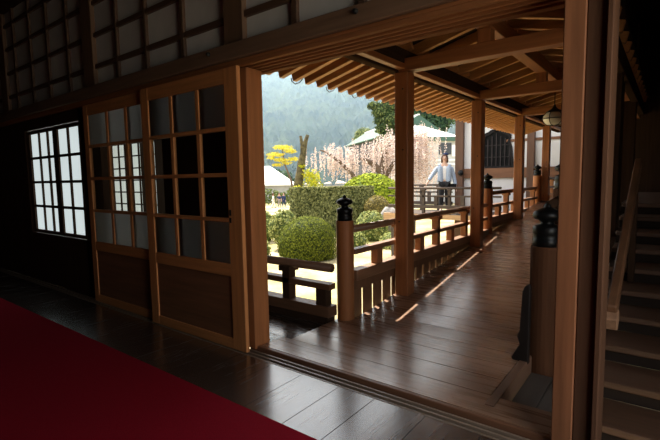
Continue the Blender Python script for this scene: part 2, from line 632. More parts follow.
def hill_mat():
    m, t, p = nodes('wooded hillside')
    v = coords(t)
    f = noise(t, 0.09, 5, v, 0.7)
    f2 = noise(t, 0.016, 3, v)
    c = ramp(t, f, (0.004, 0.014, 0.012), (0.10, 0.13, 0.06), 0.38, 0.66)
    c = mixer(t, c, ramp(t, f2, (0.35, 0.45, 0.45), (1, 1, 0.9), 0.4, 0.6), 0.9, 'MULTIPLY')
    t.links.new(c, p.inputs['Base Color'])
    p.inputs['Roughness'].default_value = 1.0
    p.inputs['Specular IOR Level'].default_value = 0.0
    return m


# hillside: a slope facing the hall, its canopy rough with tree crowns
fl = Vector((fw.x, fw.y, 0)).normalized()
sl = Vector((-fl.y, fl.x, 0))
m = MB()
nu, nv = 300, 110
rnd = random.Random(3)
ph = [(rnd.uniform(0.01, 0.03), rnd.uniform(0.01, 0.03), rnd.uniform(0, 6)) for _ in range(6)]
for j in range(nv + 1):
    for i in range(nu + 1):
        s = -210 + 420 * i / nu
        d = 165 + 165 * j / nv
        hgt = -1.7 + (d - 165) * 0.62 + sum(3.0 * math.sin(a * s + b * d + c) for a, b, c in ph) * min(1, j / 10) + rnd.uniform(0, 1) ** 2 * 5.0
        p = fl * d + sl * s
        m.v.append((p.x + rnd.uniform(-1, 1), p.y + rnd.uniform(-1, 1), hgt))
for j in range(nv):
    for i in range(nu):
        q = j * (nu + 1) + i
        m.f.append((q, q + nu + 1, q + nu + 2, q + 1))
structure(m.build('hillside', hill_mat()))
# spring haze filling the valley
hm = bpy.data.materials.new('valley haze')
hm.use_nodes = True
ht = hm.node_tree
ht.nodes.remove(ht.nodes['Principled BSDF'])
vs = ht.nodes.new('ShaderNodeVolumeScatter')
vs.inputs['Color'].default_value = (0.44, 0.72, 1.0, 1)
vs.inputs['Density'].default_value = 0.0044
vs.inputs['Anisotropy'].default_value = 0.35
ht.links.new(vs.outputs[0], ht.nodes['Material Output'].inputs['Volume'])
m = MB()
a = [fl * 108 - sl * 430, fl * 108 + sl * 430, fl * 520 + sl * 430, fl * 520 - sl * 430]
m.hexa([(p.x, p.y, -1.65) for p in (a[1], a[0], a[3], a[2])] + [(p.x, p.y, 100) for p in (a[1], a[0], a[3], a[2])])
hz_o = m.build('haze', hm)
tag(hz_o, 'pale blue spring haze in front of the wooded hillside', 'haze', kind='stuff')

# unseen hall eave above the gallery, its reach set to shade the veranda, and the roof over the side steps
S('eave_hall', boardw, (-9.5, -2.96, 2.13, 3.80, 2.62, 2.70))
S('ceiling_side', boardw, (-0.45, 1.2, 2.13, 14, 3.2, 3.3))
S('wall_light_blocker', dz, (-0.45, -0.42, 2.13, 14, 2.47, 3.2))  # added to keep sky light out above the corridor roof
S('wall_side', dz, (-0.42, 1.2, 9.0, 9.1, -1.7, 3.2))
m = MB().prism([(2.26, -1.7), (9.0, -1.7), (9.0, 0.86), (5.95, 0.86), (2.34, -0.36), (2.26, -0.36)], 'x', -0.425, -0.392).box(-0.42, 1.1, 2.22, 2.25, -1.7, -0.3)  # side panel added to stop daylight leaking under the steps
structure(m.build('wall_stringer', dx))

# ================================================================== THINGS IN THE ROOM
c = MB().box(-8.6, 1.0, -0.55, 1.47, 0.0005, 0.010).build('carpet', carpet_m, bevel=0.003)
tag(c, 'red felt carpet laid along the dark polished floor', 'carpet')


def shoji(name, label, x0, x1, y, mull, sl_w, sr_w, pull):
    """sliding door: frosted panes in the top and bottom rows, clear panes between, board below"""
    t = thing(name, label, 'door', ((x0 + x1) / 2, y, 0), 'sliding doors beside the opening')
    f = MB()
    f.box(x0, x0 + sl_w, y, y + 0.032, 0.002, 1.945).box(x1 - sr_w, x1, y, y + 0.032, 0.002, 1.945)
    a, b = x0 + sl_w, x1 - sr_w
    stile = f.build('stile', hz, t, 0.003)
    r = MB()
    for z0, z1 in ((0.002, 0.075), (0.525, 0.615), (1.845, 1.945)):
        r.box(a, b, y + 0.001, y + 0.031, z0, z1)
    r.build('rail', hx, t, 0.002)
    g = MB()
    for mx_ in mull:
        g.box(mx_ - 0.018, mx_ + 0.018, y + 0.002, y + 0.030, 0.615, 1.845)
    g.build('upright_bar', hz, t, 0.002)
    g = MB()
    for zz in (0.922, 1.235, 1.548):
        g.box(a, b, y - 0.0005, y + 0.0315, zz - 0.014, zz + 0.014)
    g.build('cross_bar', hx, t, 0.002)
    MB().box(a, b, y + 0.013, y + 0.017, 0.615, 0.915).box(a, b, y + 0.013, y + 0.017, 1.555, 1.845).build('frosted_glass', FROST, t)
    MB().box(a, b, y + 0.0135, y + 0.0165, 0.929, 1.541).build('clear_glass', CLEAR, t)
    MB().box(a, b, y + 0.012, y + 0.022, 0.075, 0.525).build('bottom_board', wood('door board', (0.20, 0.088, 0.042), 'x', 0.55), t)
    if pull:
        h = MB().box(x1 - sr_w + 0.012, x1 - sr_w + 0.030, y - 0.003, y + 0.004, 0.955, 0.995)
        h.box(x1 - sr_w + 0.012, x1 - sr_w + 0.030, y - 0.003, y + 0.004, 0.905, 0.94)
        h.build('finger_pull', iron, stile)
    return t


shoji('sliding_door', 'wooden sliding door with twelve panes, next to the open doorway', -3.46, -2.272, 1.975, (-3.045, -2.715), 0.105, 0.135, True)
shoji('sliding_door', 'wooden sliding door with twelve panes, beside the bright paper window', -4.585, -3.405, 2.012, (-4.13, -3.79), 0.085, 0.12, False)


# ================================================================== THE CORRIDOR
def giboshi(c, s):
    """onion-shaped black finial, c = top centre of the post, s = post half-width"""
    pr = [(1.0, 0), (1.02, .01), (1.02, .55), (0.98, .60), (0.98, .95), (1.02, 1.0), (1.02, 1.5), (0.86, 1.62), (0.52, 1.72), (0.46, 1.86), (0.56, 1.98), (0.95, 2.15), (1.08, 2.40), (0.98, 2.66), (0.62, 2.88), (0.30, 3.0), (0.24, 3.08), (0.24, 3.16), (0.12, 3.3), (0.02, 3.4)]
    return MB().lathe(c, [(r * s * 0.88, h * s * 0.86) for r, h in pr], 22)


def newel(label, x, y, z0, ztop, s, mat=None):
    t = thing('newel_post', label, 'newel post', (x, y, z0), 'newel posts with black finials')
    MB().lathe((x, y, z0), [(s * 0.97, 0), (s, 0.02), (s, ztop - z0 - 0.01), (s * 0.96, ztop - z0)], 24).build('post', mat or wz, t, smooth=False)
    giboshi((x, y, ztop), s).build('finial', black, t, smooth=True)
    return t


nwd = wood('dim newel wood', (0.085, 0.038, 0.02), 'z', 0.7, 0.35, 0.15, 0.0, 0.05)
newel('thick brown newel with black onion finial at the corner of corridor and veranda', -2.115, 2.945, -0.06, 0.85, 0.073)
newel('second newel along the corridor, just past the second pillar', -2.11, 6.53, 0.2, 1.01, 0.078)
newel('farthest newel along the corridor, before the white wall', -2.10, 9.56, 0.45, 1.18, 0.078)
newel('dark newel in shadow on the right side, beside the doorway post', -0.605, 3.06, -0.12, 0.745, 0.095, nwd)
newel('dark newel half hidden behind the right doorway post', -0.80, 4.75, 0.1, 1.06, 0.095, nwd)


def balustrade(label, p, q, zt, posts, struts, slat=None, mats=None, thick=1.0, skirt=True, levels=(0.77, 0.60, 0.42), z0=0.0, cat='railing', name='railing', base=None, slat_mat=None):
    """three rails along x or y from p to q, square posts to the top rail and short blocks under the middle rail"""
    p, q = Vector((p[0], p[1], 0)), Vector((q[0], q[1], 0))
    d = (q - p).normalized()
    L = (q - p).length
    mp, mr = mats
    t = thing(name, label, cat, (p.x, p.y, z0), 'railings with three bars')
    top, mid, bot = (zt + z for z in levels)
    r = 0.032 * thick
    MB().tube([(p.x, p.y, top), (q.x, q.y, top)], r, 12).build('top_rail', mr, t, smooth=True)
    MB().beam((p.x, p.y, mid - 0.022 * thick), (q.x, q.y, mid - 0.022 * thick), 0.075 * thick, 0.044 * thick).build('middle_rail', mr, t, 0.003)
    MB().beam((p.x, p.y, bot - 0.045), (q.x, q.y, bot - 0.045), 0.105 * thick, 0.09).build('bottom_rail', mr, t, 0.003)
    for s in posts:
        c = p + d * s
        w = 0.075 * thick
        a = MB().beam((c.x, c.y, bot - 0.02 if base is None else base), (c.x, c.y, top - r * 0.7), w, w, d)
        po = a.build('post', mp, t, 0.003)
        MB().beam((c.x, c.y, top - r * 1.9), (c.x, c.y, top - r * 0.6), w * 1.5, w * 1.5, d).build('cap', mp, po, 0.003)
    for s in struts:
        c = p + d * s
        w = 0.07 * thick
        MB().beam((c.x, c.y, bot - 0.02), (c.x, c.y, mid - 0.03), w, w * 1.35, d).build('block', mp, t, 0.003)
    if slat:
        pitch, gap, zf = slat
        g = MB()
        s = 0.0
        while s < L:
            e = min(s + pitch - gap, L)
            a, b = p + d * s, p + d * e
            g.hexa([(a.x - .012, a.y, zf(a.y)), (a.x + .012, a.y, zf(a.y)), (b.x + .012, b.y, zf(b.y)), (b.x - .012, b.y, zf(b.y)),
                    (a.x - .012, a.y, bot - 0.085), (a.x + .012, a.y, bot - 0.085), (b.x + .012, b.y, bot - 0.085), (b.x - .012, b.y, bot - 0.085)])
            s += pitch
        g.beam((p.x, p.y, bot - 0.13), (q.x, q.y, bot - 0.13), 0.05, 0.085)
        g.build('slat_panel', slat_mat or mp, t, 0.002)
    return t


rampf = lambda y: ramp_z(y) - 0.03
railz = wood('rail post wood', (0.34, 0.15, 0.06), 'z', 0.5)
slatw = wood('slat wood', (0.17, 0.085, 0.045), 'z', 0.5)
balustrade('brown railing along the corridor between the corner newel and the second newel', (-2.105, 3.03), (-2.105, 6.45), 0.0,
           [0.82, 1.70, 2.58], [0.40, 1.28, 2.12, 2.98], (0.17, 0.045, rampf), (railz, raily), slat_mat=slatw)
balustrade('brown railing of the corridor stepped up beyond the second newel', (-2.105, 6.62), (-2.105, 9.48), 0.165,
           [0.85, 1.75, 2.6], [0.42, 1.3, 2.2], (0.17, 0.045, rampf), (railz, raily), slat_mat=slatw)
balustrade('short last railing of the corridor next to the white wall', (-2.105, 9.65), (-2.105, 11.6), 0.34,
           [0.6, 1.3], [0.3, 0.95], (0.17, 0.045, rampf), (railz, raily), slat_mat=slatw)
balustrade('dark low railing at the edge of the veranda, left of the corner newel', (-6.2, 2.84), (-2.175, 2.84), -0.30,
           [0.4, 1.4, 2.4, 3.535], [0.9, 1.9, 2.95, 3.93], None, (dz, railx), thick=1.15, levels=(0.76, 0.63, 0.44))
S('trim_13', dx, (-6.2, -2.2, 2.80, 2.90, -0.06, 0.05))

# carved board leaning against the dark newel, and its short railing
bd = MB()
bd.prism([(-0.655, 0.005), (-0.735, 0.005), (-0.76, 0.03), (-0.71, 0.13), (-0.728, 0.18), (-0.712, 0.22), (-0.700, 0.47), (-0.685, 0.51), (-0.665, 0.52), (-0.655, 0.51)], 'y', 2.87, 2.915)
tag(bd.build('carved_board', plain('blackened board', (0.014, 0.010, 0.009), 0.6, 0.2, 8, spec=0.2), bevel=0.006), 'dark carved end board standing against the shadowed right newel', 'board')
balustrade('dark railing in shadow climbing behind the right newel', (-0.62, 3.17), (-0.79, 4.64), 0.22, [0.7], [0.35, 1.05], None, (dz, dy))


# ------------------------------------------------------------------ pillars
PX = -1.985
order = ['nearest corridor pillar, a tall brown square post right behind the corner newel', 'second corridor pillar, tall brown post before the second newel',
         'third corridor pillar, tall brown post in front of the arched window', 'fourth and thinnest looking corridor pillar, close to the white wall']
for k, lab in enumerate(order):
    y = 3.74 + 2.0 * k
    z = ramp_z(y) - 0.04
    t = thing('pillar', lab, 'pillar', (PX, y, z), 'pillars along the corridor')
    MB().box(PX - 0.068, PX + 0.068, y - 0.068, y + 0.068, z, 2.155).build('shaft', wz, t, 0.008)
    for zz in (0.78, 2.0, 1.45):
        MB().tube([(PX + (0.02 if zz > 1 else -0.02), y - 0.0675, zz), (PX + (0.02 if zz > 1 else -0.02), y - 0.073, zz)], [0.008, 0.006], 8).build('nail_head', iron, t)
# ------------------------------------------------------------------ corridor roof
roof = thing('corridor_roof', 'gabled wooden roof over the corridor with many exposed rafters', 'roof', (-1.24, 6.5, 2.155))
XC = -1.24
SL = 0.25
def rz(x):
    return 2.125 + SL * (abs(XC - (-2.90)) - abs(x - XC))
for s, nm in ((-1, 'purlin'), (1, 'purlin')):
    xx = XC + s * (XC - PX)
    MB().box(xx - s * 0.005 - 0.035, xx - s * 0.005 + 0.035, 2.42, 11.4, 2.175, 2.226).build(nm, wy, roof, 0.006)
    MB().box(xx + s * 0.075 - 0.042, xx + s * 0.075 + 0.042, 2.42, 11.4, 2.155, 2.33).build('outer_purlin', dy, roof, 0.006)
    MB().box(xx - 0.035, xx + 0.035, 2.42, 11.4, 2.227, rz(PX) - 0.002).build('shaded_purlin_face', dy, roof, 0.004)  # dark wood paints the shaded inner face above the lit lower edge
MB().box(XC - 0.06, XC + 0.06, 2.42, 11.6, 2.385, rz(XC) - 0.015).build('ridge_beam', wy, roof, 0.006)
for k in range(4):
    y = 3.74 + 2.0 * k
    MB().box(PX - 0.03, XC + (XC - PX) + 0.03, y - 0.062, y + 0.062, 2.158, 2.272).build('tie_beam', wx, roof, 0.006)
    MB().box(XC - 0.055, XC + 0.055, y - 0.055, y + 0.055, 2.273, 2.384).build('strut', wz, roof, 0.004)
for k in range(4):
    y = 3.74 + 2.0 * k
    MB().box(-0.568, -0.422, y - 0.073, y + 0.073, ramp_z(y) - 0.9, 2.155).build('pillar', dz, roof, 0.008)
proto = {}
ny = 49
for s in (-1, 1):
    for k in range(ny):
        y = 2.50 + 0.183 * k
        short = k % 2                      # every second rafter only carries the eave
        if short and s > 0:
            continue
        key = (s, short)
        if key not in proto:
            xe = -2.90 if s < 0 else -0.34
            xi = -1.93 if short else XC
            o = MB().beam((xe, y, rz(xe) + 0.048), (xi, y, rz(xi) + 0.048), 0.055, 0.095).build('rafter', rx, roof, 0.003)
            proto[key] = (o, y)
        else:
            o = proto[key][0].copy()
            C.objects.link(o)
            o.parent = roof
            o.location = (0, y - proto[key][1], 0)
for s in (-1, 1):
    e0, e1 = (-2.905 if s < 0 else -0.32), XC
    mb = MB()
    nb = 9
    for i in range(nb):
        xa, xb = e0 + (e1 - e0) * i / nb, e0 + (e1 - e0) * (i + 0.985) / nb
        mb.hexa([(xa, 2.14, rz(xa) + 0.10), (xb, 2.14, rz(xb) + 0.10), (xb, 11.6, rz(xb) + 0.10), (xa, 11.6, rz(xa) + 0.10),
                 (xa, 2.14, rz(xa) + 0.13), (xb, 2.14, rz(xb) + 0.13), (xb, 11.6, rz(xb) + 0.13), (xa, 11.6, rz(xa) + 0.13)])
    mb.build('boarding', boardw, roof)
for y in (3.25, 3.79, 4.26):
    MB().tube([(-2.885, y - 0.07, 2.15), (-2.89, y - 0.055, 2.125), (-2.90, y + 0.0, 2.108), (-2.90, y + 0.07, 2.135), (-2.89, y + 0.10, 2.17)], 0.005, 6).build('gutter_hook', iron, roof)

# lantern under the roof
LX, LY, LZ = -1.335, 7.0, 1.985
lan = thing('hanging_lantern', 'white glass lantern with dark iron cage hanging under the corridor roof', 'lantern', (LX, LY, LZ))
lg = plain('milky lamp glass', (0.72, 0.68, 0.58), 0.25, 0.04, 8, spec=0.5)
MB().lathe((LX, LY, LZ), [(0.02, -0.085), (0.09, -0.078), (0.135, -0.045), (0.152, 0.0), (0.14, 0.05), (0.10, 0.09), (0.05, 0.105)], 22).build('glass', lg, lan, smooth=True)
cg = MB()
for k in range(6):
    a = math.pi * k / 3 + 0.3
    cg.tube([(LX + r * math.cos(a), LY + r * math.sin(a), LZ + h) for r, h in ((0.02, -0.092), (0.095, -0.084), (0.142, -0.047), (0.159, 0.0), (0.147, 0.052), (0.105, 0.094))], 0.005, 6)
cg.tube([(LX + 0.159 * math.cos(a * math.pi / 12), LY + 0.159 * math.sin(a * math.pi / 12), LZ + 0.002) for a in range(25)], 0.006, 6)
cg.build('cage', iron, lan)
MB().lathe((LX, LY, LZ), [(0.115, 0.09), (0.11, 0.10), (0.05, 0.135), (0.025, 0.16), (0.012, 0.20)], 20).build('cap', iron, lan, smooth=True)
MB().tube([(LX, LY, LZ + 0.2), (LX, LY, rz(LX) - 0.0)], 0.007, 6).build('hanging_rod', iron, lan)

# ------------------------------------------------------------------ far hall
FY = 12.5
S('wall_far', plasterw, (-4.85, 1.1, FY, FY + 0.12, 0.16, 4.2))
S('wall_far_return', plasterw, (-4.85, -4.73, FY + 0.12, FY + 5, 0.16, 4.2))
S('trim_14', wood('far wall beam wood', (0.19, 0.085, 0.04), 'x', 0.6), (-4.95, 1.0, FY - 0.06, FY, 1.13, 1.40), (-4.9, 1.0, FY - 0.05, FY, 0.02, 0.18), (-3.55, 0.5, FY - 0.03, FY, 2.09, 2.16), bevel=0.005)
S('eave_far', boardw, (-6.3, 1.1, 11.65, 18, 3.65, 3.75))
for px_, w, lab in ((-4.82, 0.23, 'dark brown corner post of the white hall with round metal stud'), (-2.90, 0.18, 'dark post on the white wall right of the arched window')):
    t = thing('wall_post', lab, 'post', (px_, FY - 0.09, -0.1), 'posts on the far white wall')
    MB().box(px_ - w / 2, px_ + w / 2, FY - 0.13, FY - 0.002, -1.7, 3.64).build('shaft', wood('far post wood', (0.115, 0.055, 0.03), 'z', 0.6), t, 0.006)
    if px_ < -4:
        MB().tube([(px_ + 0.06, FY - 0.132, 1.285), (px_ + 0.06, FY - 0.165, 1.285), (px_ + 0.06, FY - 0.18, 1.285)], [0.085, 0.075, 0.02], 16).build('stud', black, t, smooth=True)
# arched bell-shaped window
bw = thing('arched_window', 'dark bell shaped window with upright bars in the white wall', 'window', (-3.80, FY - 0.03, 1.40))
half = [(0.50, 0.0), (0.465, 0.10), (0.44, 0.32), (0.42, 0.55), (0.36, 0.72), (0.35, 0.76), (0.385, 0.80), (0.385, 0.88), (0.33, 0.95), (0.20, 1.00), (0.17, 1.03), (0.10, 1.06), (0.0, 1.14)]
outl = [(-3.80 + a, 1.40 + b) for a, b in half] + [(-3.80 - a, 1.40 + b) for a, b in reversed(half[:-1])]
inn = [(-3.80 + (px_ + 3.80) * 0.84, 1.46 + (pz - 1.40) * 0.86) for px_, pz in outl]
fr = MB()
nn = len(outl)
vsf = [(a, FY - 0.06, b) for a, b in outl] + [(a, FY - 0.06, b) for a, b in inn] + [(a, FY - 0.005, b) for a, b in outl] + [(a, FY - 0.005, b) for a, b in inn]
fsf = []
for i in range(nn):
    j = (i + 1) % nn
    fsf += [(i, j, nn + j, nn + i), (2 * nn + i, 3 * nn + i, 3 * nn + j, 2 * nn + j), (i, 2 * nn + i, 2 * nn + j, j), (nn + i, nn + j, 3 * nn + j, 3 * nn + i)]
fr.add(vsf, fsf)
fr_o = fr.build('frame', plain('black lacquer', (0.018, 0.016, 0.016), 0.7, spec=0.1), bw)
MB().prism(inn, 'y', FY - 0.020, FY - 0.006).build('pane', plain('dark pane', (0.012, 0.012, 0.012), 0.8, spec=0.05), bw)
gb = MB()
for i in range(7):
    xx = -3.80 + (i - 3) * 0.115
    gb.box(xx - 0.014, xx + 0.014, FY - 0.05, FY - 0.022, 1.46, 2.34 - abs(i - 3) * 0.075 - (0.08 if abs(i - 3) == 3 else 0))
for zz in (1.70, 2.02):
    gb.box(-4.15, -3.45, FY - 0.045, FY - 0.03, zz - 0.012, zz + 0.012)
gb.build('bars', plain('bar wood', (0.035, 0.03, 0.03), 0.7, spec=0.1), fr_o)

# ------------------------------------------------------------------ garden footbridge
br = thing('footbridge', 'wooden footbridge with pale brown edge beam leading to the white hall', 'bridge', (-4.2, 11.7, 0.2))
MB().box(-6.4, -2.32, 10.88, 12.36, 0.12, 0.20).build('deck', bridgew, br, 0.004)
ed = []
for i in range(13):
    xx = -6.4 + 4.08 * i / 12
    ed.append((xx, 0.20))
ed2 = [(a, 0.0 + 0.08 * math.sin((i / 12) * math.pi)) for i, (a, b) in enumerate(ed)]
MB().prism(ed + list(reversed(ed2)), 'y', 10.80, 10.875).build('edge_beam', bridgeb, br)
for xx in (-6.3, -2.6):
    for yy in (11.05, 12.2):
        MB().box(xx, xx + 0.14, yy, yy + 0.14, -1.7, 0.12).build('leg', bridgew, br, 0.004)
balustrade('grey weathered railing on the near side of the footbridge, in front of the woman', (-6.3, 10.94), (-3.2, 10.94), 0.0,
           [0.35, 1.07, 1.8, 2.5], [0.7, 1.43, 2.15, 2.85], None, (bridgew, bridgew), levels=(0.89, 0.70, 0.44), base=0.2)
balustrade('grey weathered railing on the far side of the footbridge, behind the woman', (-6.3, 12.30), (-4.98, 12.30), 0.0,
           [0.35, 0.9], [0.6, 1.15], None, (bridgew, bridgew), levels=(0.95, 0.76, 0.46), base=0.2)


# ================================================================== THE STEPS AT THE RIGHT
STEP_LABELS = ['lowest wooden step, at the bottom right corner of the picture', 'broad wooden step just above the lowest one, right of the doorway post', 'third wooden step up, right of the doorway post at the picture edge',
               'fourth wooden step up, just below the foot of the sloping handrail', 'fifth wooden step up, level with the foot of the sloping handrail', 'sixth wooden step up, dim, beside the sloping handrail',
               'seventh wooden step, barely lit', 'eighth wooden step going up into the dark', 'ninth wooden step in deep shadow', 'tenth wooden step in deep shadow', 'topmost wooden step in deep shadow']
for k in range(-2, 9):
    y = 3.0 + 0.33 * k
    z = -0.04 + 0.115 * k
    t = thing('stair_step', STEP_LABELS[k + 2], 'step', (0.3, y, z), 'wooden steps at the right')
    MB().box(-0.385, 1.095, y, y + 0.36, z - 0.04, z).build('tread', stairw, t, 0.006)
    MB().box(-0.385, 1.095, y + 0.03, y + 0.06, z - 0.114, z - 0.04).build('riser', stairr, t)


S('floor_upper', stairw, (-0.4, 1.095, 5.97, 9.0, 0.78, 0.88))
sr = thing('stair_rail', 'sloping wooden handrail beside the dark steps', 'handrail', (-0.215, 2.74, 0.0))
MB().beam((-0.215, 2.74, 0.455), (-0.215, 4.6, 1.285), 0.05, 0.09).build('rail', wood('stair rail wood', (0.15, 0.072, 0.036), 'y', 0.5), sr, 0.008)
MB().beam((-0.215, 2.70, 0.40), (-0.215, 2.79, 0.44), 0.065, 0.075).build('rail_end', wood('rail end wood', (0.30, 0.17, 0.10), 'y', 0.5), sr, 0.006)
for yy in (4.3,):
    MB().box(-0.238, -0.192, yy - 0.02, yy + 0.02, -0.15 if yy < 3 else 0.31, 0.47 + (yy - 2.74) * 0.417).build('post', dz, sr, 0.003)
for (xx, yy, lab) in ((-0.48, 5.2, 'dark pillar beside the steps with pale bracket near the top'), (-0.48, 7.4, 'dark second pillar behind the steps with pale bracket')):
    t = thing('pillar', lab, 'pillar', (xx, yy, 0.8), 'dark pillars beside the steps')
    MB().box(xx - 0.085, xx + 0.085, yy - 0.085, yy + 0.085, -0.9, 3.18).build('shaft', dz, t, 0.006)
    MB().box(xx - 0.11, xx + 0.11, yy - 0.45, yy + 0.2, 2.45, 2.6).build('bracket', wood('bracket wood', (0.30, 0.25, 0.21), 'y', 0.6), t, 0.01)

# ================================================================== GARDEN
def bush(name, label, c, rad, col_a, col_b, n, leaf, cat='bush', group=None, power=1.0, core=0.93, amp=0.05, shell=0.15, up=0.5):
    base = (c[0], c[1], -1.7)
    t = thing(name, label, cat, base, group)
    lm = leafy('leaves of ' + label[:30], col_a, col_b)
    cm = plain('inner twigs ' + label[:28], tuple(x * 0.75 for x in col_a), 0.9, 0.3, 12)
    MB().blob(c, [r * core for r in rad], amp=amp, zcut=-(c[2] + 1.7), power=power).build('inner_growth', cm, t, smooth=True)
    mb = MB()
    if power == 1.0:
        mb.leaves(c, rad, n, leaf, shell, zmin=max(-0.95, -(c[2] + 1.65) / rad[2]), up=up)
    mb.build('foliage', lm, t)
    return t


DG = ((0.022, 0.036, 0.004), (0.16, 0.18, 0.022))
LG = ((0.09, 0.12, 0.025), (0.37, 0.37, 0.13))
YG = ((0.10, 0.15, 0.01), (0.32, 0.36, 0.03))
c0 = (-10.394, 12.157, -0.891)
bush('clipped_bush', 'clipped dome shaped dark green bush on the sand beyond the veranda railing', (c0[0], c0[1], c0[2] - 0.35), (1.08, 1.08, 1.05), *DG, 11000, 0.032, 'bush', 'clipped bushes in the garden', shell=0.08, up=0.22)
for px_c, rad, n, lab in (((-12.552, 13.166, -0.817), (0.62, 0.62, 0.75), 1500, 'loose pale green bush left behind the clipped dome bush'),
                          ((-15.024, 14.275, -1.065), (0.62, 0.6, 0.85), 1300, 'pale yellowish bush at the left edge of the garden view'),
                          ((-11.896, 11.067, -1.385), (0.48, 0.5, 0.45), 700, 'low flowering bush at the left foot of the dome bush'),
                          ((-10.971, 17.371, -1.293), (0.80, 0.75, 0.95), 1700, 'light green bush right of the corner newel, below the hedge'),
                          ((-8.878, 15.898, -1.637), (0.75, 0.7, 0.6), 1000, 'low green bush behind the nearest corridor pillar'),
                          ((-10.520, 15.152, -1.542), (0.7, 0.6, 0.55), 900, 'low green bush just right of the corner newel')):
    bush('bush', lab, px_c, rad, *LG, n, 0.055, 'bush', 'loose bushes in the garden', amp=0.16, shell=0.35, core=0.85)
c0 = (-12.313, 20.112, -0.480)
bush('clipped_bush', 'small brownish round bush at the right end of the hedge', c0, (0.72, 0.6, 0.72), (0.10, 0.08, 0.02), (0.30, 0.24, 0.08), 1500, 0.05, 'bush', 'clipped bushes in the garden')
c0 = (-15.793, 25.036, -0.502)
bush('mound_tree', 'bright yellow green mound shaped tree rising behind the hedge', (c0[0], c0[1], c0[2] - 0.5), (2.5, 2.1, 2.4), *YG, 9000, 0.09, 'tree', shell=0.12, up=0.3)

# hedge: a long clipped block, its long side seen from the hall
ha, hb = Vector((-15.413, 17.114, -0.267)), Vector((-13.027, 20.960, -0.445))
hd = (hb - ha); hd.z = 0
hl = hd.length
hd.normalize()
hn = Vector((hd.y, -hd.x, 0))
hedge = thing('hedge', 'long clipped hedge with flat top behind the dome bush', 'hedge', (ha.x, ha.y, -1.7))
hm_ = leafy('hedge leaves', (0.014, 0.024, 0.006), (0.27, 0.28, 0.115))  # leaf tones spread wide to paint in speckled highlights
ztop = 0.70
def hp(s, t_, z):
    p = ha + hd * s - hn * t_
    return (p.x, p.y, z)
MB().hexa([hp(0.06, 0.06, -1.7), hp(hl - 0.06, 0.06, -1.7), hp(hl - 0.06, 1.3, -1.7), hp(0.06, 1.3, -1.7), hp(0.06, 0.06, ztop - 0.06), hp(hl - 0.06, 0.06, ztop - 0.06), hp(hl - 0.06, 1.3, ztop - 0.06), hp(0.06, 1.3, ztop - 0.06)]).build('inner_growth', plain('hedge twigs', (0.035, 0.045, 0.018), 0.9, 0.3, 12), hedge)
mb = MB()
for _ in range(9500):
    r_ = random.random()
    if r_ < 0.62:
        p, nr = hp(random.uniform(0, hl), random.uniform(-0.03, 0.06), random.uniform(-1.5, ztop)), hn
    elif r_ < 0.9:
        p, nr = hp(random.uniform(0, hl), random.uniform(0, 1.35), ztop + random.uniform(-0.05, 0.03)), Vector((0, 0, 1))
    else:
        e = random.choice((0, hl))
        p, nr = hp(e + random.uniform(-0.04, 0.04), random.uniform(0, 1.35), random.uniform(-1.5, ztop)), hd * (1 if e else -1)
    mb.leaf(p, 0.075 * random.uniform(0.7, 1.3), Vector(nr) + Vector((random.gauss(0, .4), random.gauss(0, .4), random.gauss(0, .4))))
mb.build('foliage', hm_, hedge)

bark = wood('tree bark', (0.11, 0.075, 0.05), 'z', 0.9, 0.5)
mossy = plain('mossy bark', (0.075, 0.062, 0.025), 0.95, 0.5, 4)

# cut-back trunk with two stubs
st = thing('pruned_trunk', 'bare mossy trunk cut back to two stubs, left of the weeping cherry', 'tree', (-21.371, 23.825, -1.205))
pts = [(-21.361, 23.806, -1.422), (-21.483, 23.886, 0.027), (-21.358, 24.112, 1.109), (-21.290, 24.294, 2.193), (-21.188, 24.485, 3.131), (-21.130, 24.608, 3.780), (-21.011, 24.768, 4.356)]
MB().tube([(pts[0][0], pts[0][1], -1.7)] + pts[1:], [0.42, 0.37, 0.31, 0.28, 0.22, 0.17, 0.13], 12).build('trunk', mossy, st, smooth=True)
MB().tube([(-21.207, 24.445, 2.914), (-21.296, 24.462, 3.639), (-21.412, 24.452, 4.293)], [0.2, 0.13, 0.10], 10).build('branch_stub', mossy, st, smooth=True)
mb = MB()
for p_, r_, n_ in (((-21.097, 24.180, 2.113), 0.25, 60), ((-21.240, 23.737, 0.396), 0.5, 160), ((-20.739, 24.630, 1.458), 0.75, 260), ((-20.598, 24.669, 0.876), 0.8, 260)):
    mb.leaves(p_, (r_, r_, r_ * 0.7), n_, 0.09, 0.8)
mb.build('foliage', leafy('yellow green sprouts', (0.25, 0.30, 0.02), (0.62, 0.56, 0.05)), st)

# yellow tree in tiers
yt = thing('yellow_tree', 'young tree with flat tiers of bright yellow leaves at the left', 'tree', (-27.594, 29.148, -1.425))
b0 = (-26.801, 29.756, -1.442)
MB().tube([(b0[0], b0[1], -1.7), (-27.274, 29.697, 1.099), (-27.766, 29.482, 2.466), (-28.050, 29.448, 4.009)], [0.13, 0.10, 0.07, 0.03], 8).build('trunk', bark, yt, smooth=True)
mb = MB()
for p_, w_, h_, n_ in (((-27.980, 29.507, 4.053), 0.95, 0.22, 420), ((-28.457, 29.065, 3.430), 0.85, 0.2, 330), ((-27.462, 29.867, 3.725), 0.65, 0.2, 220), ((-28.075, 29.299, 2.925), 0.75, 0.2, 260), ((-27.213, 29.971, 2.996), 0.6, 0.2, 170), ((-28.343, 29.039, 2.479), 0.55, 0.16, 150), ((-28.804, 28.761, 3.121), 0.4, 0.14, 90), ((-27.630, 29.608, 2.644), 0.5, 0.16, 110)):
    mb.leaves(p_, (w_, w_, h_), n_, 0.085, 0.9)
mb.build('foliage', leafy('yellow spring leaves', (0.42, 0.38, 0.02), (0.72, 0.64, 0.12), 0.3), yt)

